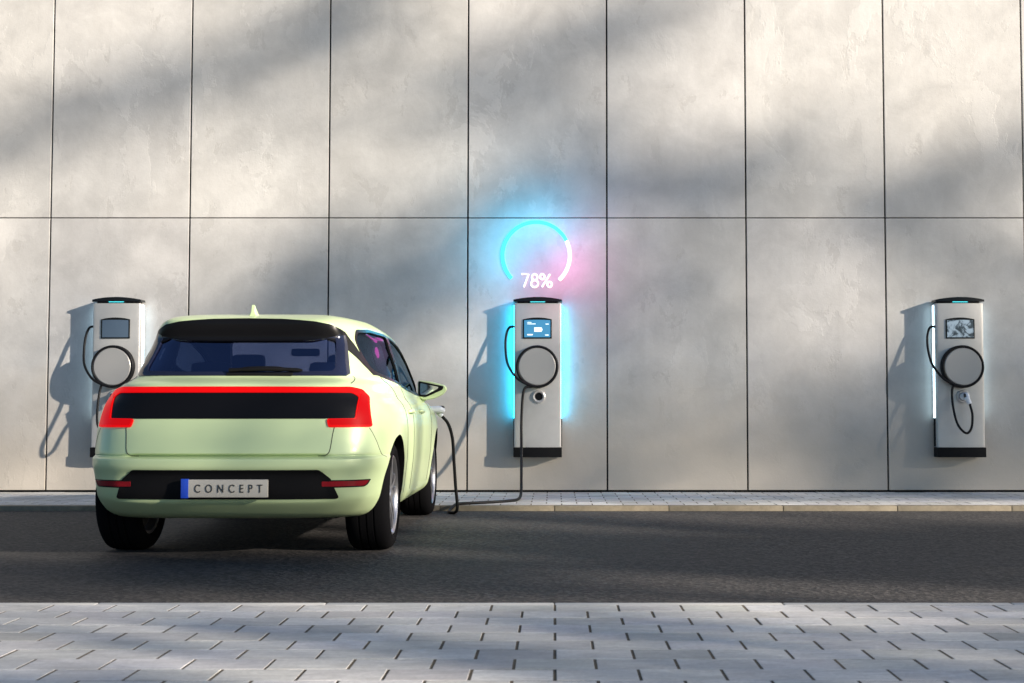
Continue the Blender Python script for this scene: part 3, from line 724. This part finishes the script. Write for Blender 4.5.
# ---- glass and its black surrounds
rw = patch('rear_window', inset_poly(REAR_IN, -.012), on_rear, -.008, M['glass'], car, .002)
ringpatch('window_border', REAR_OUT, REAR_IN, on_rear, .0045, M['frit'], rw, k=10)
# black spoiler and its side blades
sp = patch('spoiler', roundpoly([(-.590,1.380),(-.545,1.355),(-.49,1.337),(-.40,1.323),(-.20,1.319),(.20,1.319),(.40,1.323),(.49,1.337),(.545,1.355),(.590,1.380),(.575,1.395),(.52,1.425),(.42,1.443),(.22,1.455),(0,1.458),(-.22,1.455),(-.42,1.443),(-.52,1.425),(-.575,1.395)], .012), on_rear, .006, M['gloss'], car, .012)
for s in (-1, 1):
    blade = roundpoly([(-.20,1.095),(.10,1.235),(.20,1.37),(.02,1.445),(-.115,1.44),(-.06,1.33),(-.14,1.20)], .012)
    # quarter blade: from the spoiler down the pillar to the belt
    bl = [(-.185,1.405),(-.10,1.385),(-.03,1.31),(.00,1.25),(.06,1.165),(.17,1.112),(.08,1.112),(-.03,1.175),(-.13,1.25),(-.165,1.30),(-.195,1.355)]
    patch('pillar_blade', roundpoly(bl, .01), on_side, .0035, M['gloss'], sp, .01, s=s)
    for nm, P_, Q_ in (('side_window', SW_A, SW_A_IN), ('side_window', SW_B, SW_B_IN)):
        w_ = patch(nm, inset_poly(Q_, -.006), on_side, -.010, M['sideglass'], car, .002, s=s)
        ringpatch('window_border', P_, Q_, on_side, .002, M['gloss'], w_, k=1, s=s)
patch('windscreen', inset_poly(WIND, -.012), on_front, -.012, M['windscreen'], car, .002)
# ---- lights
LT = roundpoly([(-.690,1.024),(.690,1.024),(.748,1.009),(.790,.965),(.822,.785),(.585,.785),(.572,.834),(.730,.836),(.738,.965),(.700,.990),(-.700,.990),(-.738,.965),(-.730,.836),(-.572,.834),(-.585,.785),(-.822,.785),(-.790,.965),(-.748,1.009)], .014, 4)
lt = patch('tail_light', LT, on_rear, .010, M['red'], car, .014)
for s in (-1, 1):
    E_ = [(s*.744,.985),(s*.780,.965),(s*.812,.796),(s*.592,.796),(s*.584,.828),(s*.735,.832)]
    patch('end_lamp', roundpoly(E_ if s < 0 else E_[::-1], .008, 3), on_rear, .0125, M['redend'], lt, .004)
patch('light_panel', roundpoly([(-.728,.836),(.728,.836),(.738,.968),(.700,.993),(-.700,.993),(-.738,.968)], .012), on_rear, .004, M['panelblack'], lt, .01)
# ---- bumper insert, reflectors, plate
INS = roundpoly([(-.548,.538),(.548,.538),(.615,.482),(.625,.45),(.655,.375),(.64,.366),(-.64,.366),(-.655,.375),(-.625,.45),(-.615,.482)], .014)
patch('bumper_insert', INS, on_rear, .006, M['plastic'], bump, .02)
for s in (-1, 1):
    R_ = [(s * .56, .440), (s * .785, .440), (s * .80, .452), (s * .812, .470), (s * .56, .470)]
    if s < 0: R_ = R_[::-1]
    rf = patch('reflector', roundpoly(R_, .006, 3), on_rear, .009, M['refl'], bump, .02, cell=.03)
    R2 = [(s * .60, .432), (s * .79, .432), (s * .808, .444), (s * .825, .476), (s * .60, .476)]
    patch('reflector_bezel', roundpoly(R2 if s > 0 else R2[::-1], .006, 3), on_rear, .004, M['gloss'], rf, .02, cell=.03)
yp = -.782
bm = bmesh.new(); box(bm, -.240, .262, yp, yp + .022, .380, .484, .006); pl = bm_obj('number_plate', bm, M['plate'], bump, 40)
bm = bmesh.new(); box(bm, -.244, -.200, yp - .0025, yp + .02, .376, .488, .003); bm_obj('blue_band', bm, M['blue'], pl, 40)
tx = text_mesh('plate_text', 'CONCEPT', .068, M['ink'], pl, (.034, yp - .002, .432), extrude=.0015, spacing=1.9, width=.395)
me = pl.data; me.materials.append(M['ink']); bm = bmesh.new(); bm.from_mesh(me); n0 = len(bm.faces); tx.data.transform(tx.matrix_basis); bm.from_mesh(tx.data); bm.faces.ensure_lookup_table()
for f in bm.faces[n0:]: f.material_index = 1
bm.to_mesh(me); bm.free(); bpy.data.objects.remove(tx)
# ---- panel gaps
def gap(name, pts2, proj, parent, r=.0028, **kw):
    pp = catmull(pts2, 10); tube(name, [proj(a, b, -.0004, **kw) for a, b in pp], r, M['dark'], parent, 6, smoothpts=False)
for s in (-1, 1):
    gap('panel_gap', [(s*.620,.79),(s*.612,.74),(s*.603,.66),(s*.592,.632),(s*.57,.620),(s*.53,.617)], on_rear, gate)
    gap('panel_gap', [(s*.685,1.05),(s*.69,1.065),(s*.685,1.085),(s*.672,1.097)], on_rear, gate)
    gap('panel_gap', [(.80,1.05),(.83,.9),(.86,.6),(.88,.33)], on_side, body, s=s)
    gap('panel_gap', [(.20,1.13),(.33,1.0),(.42,.86),(.455,.70),(.47,.5),(.50,.33)], on_side, body, s=s)
    gap('panel_gap', [(2.13,.97),(2.16,.8),(2.14,.6),(2.10,.33)], on_side, body, s=s)
    gap('panel_gap', [(-.36,.60),(-.42,.63),(-.46,.70),(-.50,.78)], on_side, body, r=.0022, s=s)
    # door handles
    for k, yh in enumerate((.56, 1.30)):
        p = on_side(yh, .875, .018, s); q_ = on_side(yh + .19, .87, .018, s); a_ = on_side(yh + .01, .875, -.01, s); b_ = on_side(yh + .18, .87, -.01, s)
        d = parts[('rear_door', 'front_door')[k] + ('L' if s < 0 else 'R')]
        tube('handle', [a_, p * .5 + a_ * .5, p + (q_ - p) * .12, p + (q_ - p) * .5, p + (q_ - p) * .88, (q_ + b_) * .5, b_], [.012, .013, .014, .014, .014, .013, .012], M['paint'], d, 10)
# sill crease, wheel arch linings
bm = bmesh.new(); box(bm, -.60, .60, -.35, 3.1, .225, .30); bm_obj('underbody', bm, M['plastic'], car, None)
# roof fin antenna
bm = bmesh.new(); n = 12; rows = []
for k in range(n + 1):
    t = k / n; y = .10 + .17 * t; h = .078 * (1 - t) ** 1.15 * min(1, (t + .04) * 9) ; wd = .058 * math.sin(PI * min(1, .15 + .85 * t)) ** .5 + .004
    rows.append([bm.verts.new(p) for p in ((-wd, y, -.02), (-wd * .36, y, h * .28), (-.009, y + .0, h), (.009, y, h), (wd * .36, y, h * .28), (wd, y, -.02))])
for k in range(n):
    for j in range(5): bm.faces.new((rows[k][j], rows[k][j+1], rows[k+1][j+1], rows[k+1][j]))
bm.faces.new(rows[0]); bm.faces.new(rows[n][::-1])
ant = bm_obj('roof_antenna', bm, M['paint'], car, 60); ant.location = (0, -.17, 1.489)
# rear wiper
tube('rear_wiper', [on_rear(-.06, 1.118, .02), on_rear(.16, 1.124, .026), on_rear(.385, 1.118, .02)], [.012, .016, .016, .012, .007], M['plastic'], car, 8)
bm = bmesh.new(); p = on_rear(-.03, 1.112, 0)
box(bm, -.075, .33, p[1] - .022, p[1] + .02, 1.096, 1.116, .006); bm_obj('wiper_base', bm, M['plastic'], car, 40)
# ---- interior: seats, dashboard, inner mirror
def seat(x, y, w, h0, name='seat', head=True):
    bm = bmesh.new(); box(bm, x - w/2, x + w/2, y, y + .12, .55, h0, .04); so_ = bm_obj(name, bm, M['seat'], car, 50)
    return so_
def headrest(x, y, z, par, w=.25, h=.17):
    bm = bmesh.new(); box(bm, x - w/2, x + w/2, y, y + .09, z, z + h, .04); hr = bm_obj('headrest', bm, M['seat'], par, 50)
rs_ = seat(0, .42, 1.26, 1.09, 'rear_seat')
for x in (-.40, .40): headrest(x, .42, 1.08, rs_, .27, .13)
for x in (-.36, .36):
    f_ = seat(x, 1.32, .50, 1.14, 'front_seat'); headrest(x, 1.34, 1.13, f_, .25, .17)
bm = bmesh.new(); box(bm, -.68, .68, 2.05, 2.35, .75, 1.0, .05); bm_obj('dashboard', bm, M['seat'], car, 40)
bm = bmesh.new(); box(bm, -.11, .11, 1.72, 1.74, 1.30, 1.36, .02); bm_obj('inner_mirror', bm, M['seat'], car, 40)
st = [( -.36 + .18 * math.cos(a), 2.0, .98 + .18 * math.sin(a)) for a in np.linspace(0, 2*PI, 40, endpoint=False)]
tube('steering_wheel', st, .014, M['seat'], car, 6, closed=True)
# ---- door mirrors
for s in (-1, 1):
    bx_, by_, bz_ = s * .955, 1.98, 1.030
    HO = roundpoly([(.818,1.122),(.93,1.108),(1.035,1.080),(1.052,1.05),(1.03,1.012),(.95,.972),(.86,.962),(.818,.990)], .03, 4)
    BZ = roundpoly([(.827,1.113),(1.025,1.072),(1.018,1.045),(.885,.985),(.827,.993)], .016, 4)
    GL = roundpoly([(.840,1.097),(.985,1.066),(.978,1.052),(.885,1.004),(.840,1.006)], .010, 3)
    cx_ = sum(p[0] for p in HO) / len(HO); cz_ = sum(p[1] for p in HO) / len(HO)
    def slab(nm, poly, layers, m_, par):
        b_ = bmesh.new(); L_ = [[b_.verts.new((s * (.028 + cx_ + (x - cx_) * k_), by_ + dy_, cz_ + (z - cz_) * k_)) for x, z in poly] for dy_, k_ in layers]; n_ = len(poly)
        for a__, b__ in zip(L_, L_[1:]):
            for q_ in range(n_): b_.faces.new((a__[q_], a__[(q_+1) % n_], b__[(q_+1) % n_], b__[q_]))
        b_.faces.new(L_[0]); b_.faces.new(L_[-1][::-1]); return bm_obj(nm, b_, m_, par, 50)
    mh = slab('door_mirror', HO, [(-.028, .93), (-.020, .99), (.0, 1.0), (.04, .96), (.08, .82), (.105, .6), (.115, .3)], M['paint'], car)
    slab('mirror_bezel', BZ, [(-.033, .98), (-.030, 1.0), (-.02, 1.0)], M['gloss'], mh)
    slab('mirror_glass', GL, [(-.0355, 1.0), (-.025, 1.0)], M['chrome'], mh)
    p = on_side(2.02, .955, -.01, s)
    tube('mirror_arm', [p, (s * .86, 2.0, .950), (s * .90, 2.0, .985)], [.020, .024, .024, .026], M['paint'], mh, 10)
# ---- wheels
def wheel(parent_loc, s):
    w_ = bpy.data.objects.new('wheel', None); w_.location = parent_loc; link(w_, car); return w_
TW = .255
def tyre_prof():
    h = TW / 2
    return [(.245,-h+.01),(.262,-h-.004),(.285,-h-.012),(.31,-h-.006),(.330,-h+.008),(.341,-h+.03),(.345,-h+.06),(.3452,-.052),(.337,-.050),(.337,-.042),(.3455,-.040),(.3457,-.005),(.337,-.004),(.337,.004),(.3457,.005),(.3455,.040),(.337,.042),(.337,.050),(.3452,.052),(.345,h-.06),(.341,h-.03),(.330,h-.008),(.31,h+.006),(.285,h+.012),(.262,h+.004),(.245,h-.01)]
def rim_mesh():
    bm = bmesh.new(); h = TW/2
    prof = [(.245,h-.012),(.252,h-.004),(.246,h+.002),(.236,h-.006),(.228,h-.03),(.222,0),(.228,-h+.02),(.245,-h+.012)]
    seg = 48; rows = []
    for k in range(seg):
        a = 2*PI*k/seg; rows.append([bm.verts.new((x, r*math.cos(a), r*math.sin(a))) for r, x in prof])
    for k in range(seg):
        for i in range(len(prof)-1): bm.faces.new((rows[k][i], rows[(k+1)%seg][i], rows[(k+1)%seg][i+1], rows[k][i+1]))
    for k in range(5):      # twin-edge spokes
        a = 2*PI*k/5 + .3; R_ = Matrix.Rotation(a, 3, 'X')
        for side in (-1, 1):
            pts = []
            for (r, wd, o_, x) in ((.04, .018, .020, h-.020), (.13, .014, .030, h-.012), (.235, .016, .046, h-.012)):
                ring = [Vector((x, r, side*o_ - wd)), Vector((x, r, side*o_ + wd)), Vector((x-.03, r, side*o_ + wd*.6)), Vector((x-.03, r, side*o_ - wd*.6))]
                pts.append([bm.verts.new(R_ @ v) for v in ring])
            for i in range(2):
                for j in range(4): bm.faces.new((pts[i][j], pts[i][(j+1)%4], pts[i+1][(j+1)%4], pts[i+1][j]))
    c = bmesh.ops.create_cone(bm, cap_ends=True, segments=24, radius1=.052, radius2=.045, depth=.03)
    for v in c['verts']: v.co = Vector((v.co.z + h - .025, v.co.x, v.co.y))
    return bm
first = None
for yy in (0, WB):
    for s in (1, -1):
        w_ = bpy.data.objects.new('wheel', None); link(w_, car); w_.location = (s * (.905 - TW/2 - .008), yy, RW); w_.rotation_euler = (0, 0, 0 if s > 0 else PI)
        if first is None:
            ty = lathe('tyre', tyre_prof(), M['rubber'], w_, 'X', 72, smooth=30); ri = bm_obj('rim', rim_mesh(), M['rim'], w_, 35)
            bd = lathe('brake_disc', [(0, .02), (.15, .02), (.15, .00), (0, .00)], M['disc'], w_, 'X', 40)
            bk = lathe('inner_barrel', [(.0, -.05), (.22, -.05), (.22, -.06), (0, -.06)], M['dark'], w_, 'X', 32)
            first = (ty, ri, bd, bk)
        else:
            for c in first: d = c.copy(); COL.objects.link(d); d.parent = w_
# charging flap and inlet on the front wing
ph = on_side(2.50, .885, 0, 1)
# ------------------------------------------------------------------ charging cable from middle charger to car (its own thing)
cb = empty('charging_cable', (XC[1] - .11, YW - .4, SW)); tag(cb, 'black cable lying from the middle charger across the kerb up to the green car', 'cable')
def wl(p): return (p[0] - cb.location[0], p[1] - cb.location[1], p[2] - cb.location[2])
PX, PY, PZ = CARX + float(ph[0]), CARY + float(ph[1]), float(ph[2])
yo = YW + FR - BU
pts = [(XC[1]-.05, yo-.075, 1.116), (XC[1]-.135, yo-.10, 1.08), (-.328, yo-.15, .80), (-.324, yo-.30, .48), (-.316, YW-.85, .22), (-.315, 12.45, .10), (-.335, 12.22, SW+.016), (-.42, 12.02, SW+.0135),
       (-.577, 11.88, SW+.0135), (-.74, 11.77, SW+.0135), (-.825, 11.70, SW+.014), (-.865, 11.58, SW+.012), (-.905, 11.44, .018), (-.895, 11.32, .014), (-.850, 11.25, .014), (-.822, 11.22, .06), (-.838, 11.22, .25), (-.850, 11.20, .45), (-.862, 11.18, .64), (-.895, 11.14, .765), (-.945, 11.10, .832)]
tube('cord', [wl(p) for p in pts], .0135, M['cable'], cb, 10)
e = pts[-1]
gp = [(PX - .03, PY, PZ), (PX + .035, PY + .01, PZ + .004), (PX + .075, PY + .03, PZ - .004), (e[0] - .03, e[1] - .01, e[2] + .035), (e[0], e[1], e[2] - .002)]
tube('plug', [wl(p) for p in gp], [.030, .030, .026, .022, .021, .018], M['white'], cb, 14)
tube('plug_collar', [wl((PX + .055, PY + .018, PZ + .022)), wl((PX + .085, PY + .03, PZ + .02)), wl((e[0] - .03, e[1], e[2] + .055))], .012, M['ink'], cb, 8)
# ------------------------------------------------------------------ trees behind the camera that throw the dappled shade
def wall_to_world(X, Z, T): return Vector((X, YW, Z)) + TO_SUN * T
def shade_tree(base_T, limbs, lab, seed, trunkX):
    R_ = random.Random(seed); r = empty('shade_tree', (0, 0, 0)); tag(r, lab, 'tree', 'trees casting the dappled shade')
    vs_, fs = [], []; ends = []
    for (pl_, th, dens) in limbs:
        pl3 = [Vector((p[0], p[1], 0)) for p in pl_]
        L = sum((pl3[i+1] - pl3[i]).length for i in range(len(pl3) - 1)); nleaf = int(L * th * dens * 60)
        ends.append(wall_to_world(*pl_[len(pl_)//2], base_T))
        for _ in range(nleaf):
            i = R_.randrange(len(pl3) - 1) if len(pl3) > 2 else 0; t = R_.random(); c = pl3[i].lerp(pl3[i+1], t)
            x = c.x + R_.gauss(0, .12); z = c.y + R_.gauss(0, th * .40)
            P = wall_to_world(x, z, base_T + R_.gauss(0, 1.6)); s_ = R_.uniform(.12, .22)
            a = Vector((R_.gauss(0,1), R_.gauss(0,1), R_.gauss(0,1))).normalized(); b = a.cross(Vector((R_.gauss(0,1), R_.gauss(0,1), R_.gauss(0,1)))).normalized()
            k = len(vs_); vs_ += [P - a*s_, P + b*s_*.55, P + a*s_, P - b*s_*.55]; fs.append((k, k+1, k+2, k+3))
    tb = wall_to_world(trunkX, 0, base_T); tb.z = -.2; r.location = tb
    me_v = [v - tb for v in vs_]
    mesh_obj('crown', me_v, fs, M['leaf'], r)
    top = max(e_.z for e_ in ends)
    tr = []
    tube('trunk', [(0,0,0),(.2,.1,top*.3),(-.1,0,top*.6),(.1,.1,top*.85)], [.38,.3,.24,.16,.1], M['bark'], r, 10)
    for e_ in ends:
        d = e_ - tb; tube('limb', [(0,0,d.z*.45),(d.x*.45,d.y*.45,d.z*.75),(d.x,d.y,d.z)], [.10,.07,.04], M['bark'], r, 6)
    return r
shade_tree(46, [([(-9,2.7),(-6.2,3.45),(-4.2,4.15),(-2.9,4.75),(-1.6,5.3)], .62, .48),
                ([(-3.3,1.75),(-2.6,2.2),(-1.4,2.6),(-.5,2.95),(.6,3.3)], .80, .78),
                ([(-3.0,1.9),(-1.0,2.0)], .8, .8), ([(-1.0,2.35),(.7,2.4)], .8, .75),
                ([(-3.4,3.9),(.5,4.1)], 1.3, .34), ([(-9,.7),(-3,.7)], .9, .30), ([(-5.0,1.7),(-3.2,1.6)], .9, .45), ([(-3.5,.8),(.4,.6)], 1.1, .42)],
           'leafy shade tree behind the camera over the left of the street', 3, -8)
shade_tree(50, [([(-.8,4.2),(.4,4.75),(1.5,5.25)], .52, .72),
                ([(.2,2.95),(1.6,3.2),(3.0,3.6)], .62, .75),
                ([(2.7,2.75),(3.9,3.2),(5.6,3.8)], .52, 1.05),
                ([(.0,1.4),(1.8,2.3)], .8, .85),
                ([(2.9,.5),(4.0,1.0),(5.6,1.6)], 1.3, .9), ([(3.0,2.3),(5.6,2.5)], .8, .6),
                ([(.0,.5),(3.2,.8)], 1.2, .60)],
           'leafy shade tree behind the camera over the right of the street', 5, 5)
shade_tree(40, [([(-10.2,-3.2),(-5,-2.9),(-2,-2.6)], .75, 2.6),
                ([(-18,-3.75),(-13,-3.8),(-7,-3.8)], .5, 1.6),
                ([(-18,-2.95),(-11,-3.0)], 1.0, .60),
                
                ([(-12,-.50),(4,-.50)], .55, 1.2),
                ([(-22,-4.3),(-13,-4.3)], .4, 1.2), 
                ([(-22,-5.1),(-17,-5.3),(-12,-5.2)], .6, .75), ([(-22,-5.9),(-12,-6.0)], .5, .6)],
           'low spreading shade tree behind the camera beyond the pavement', 9, -10)
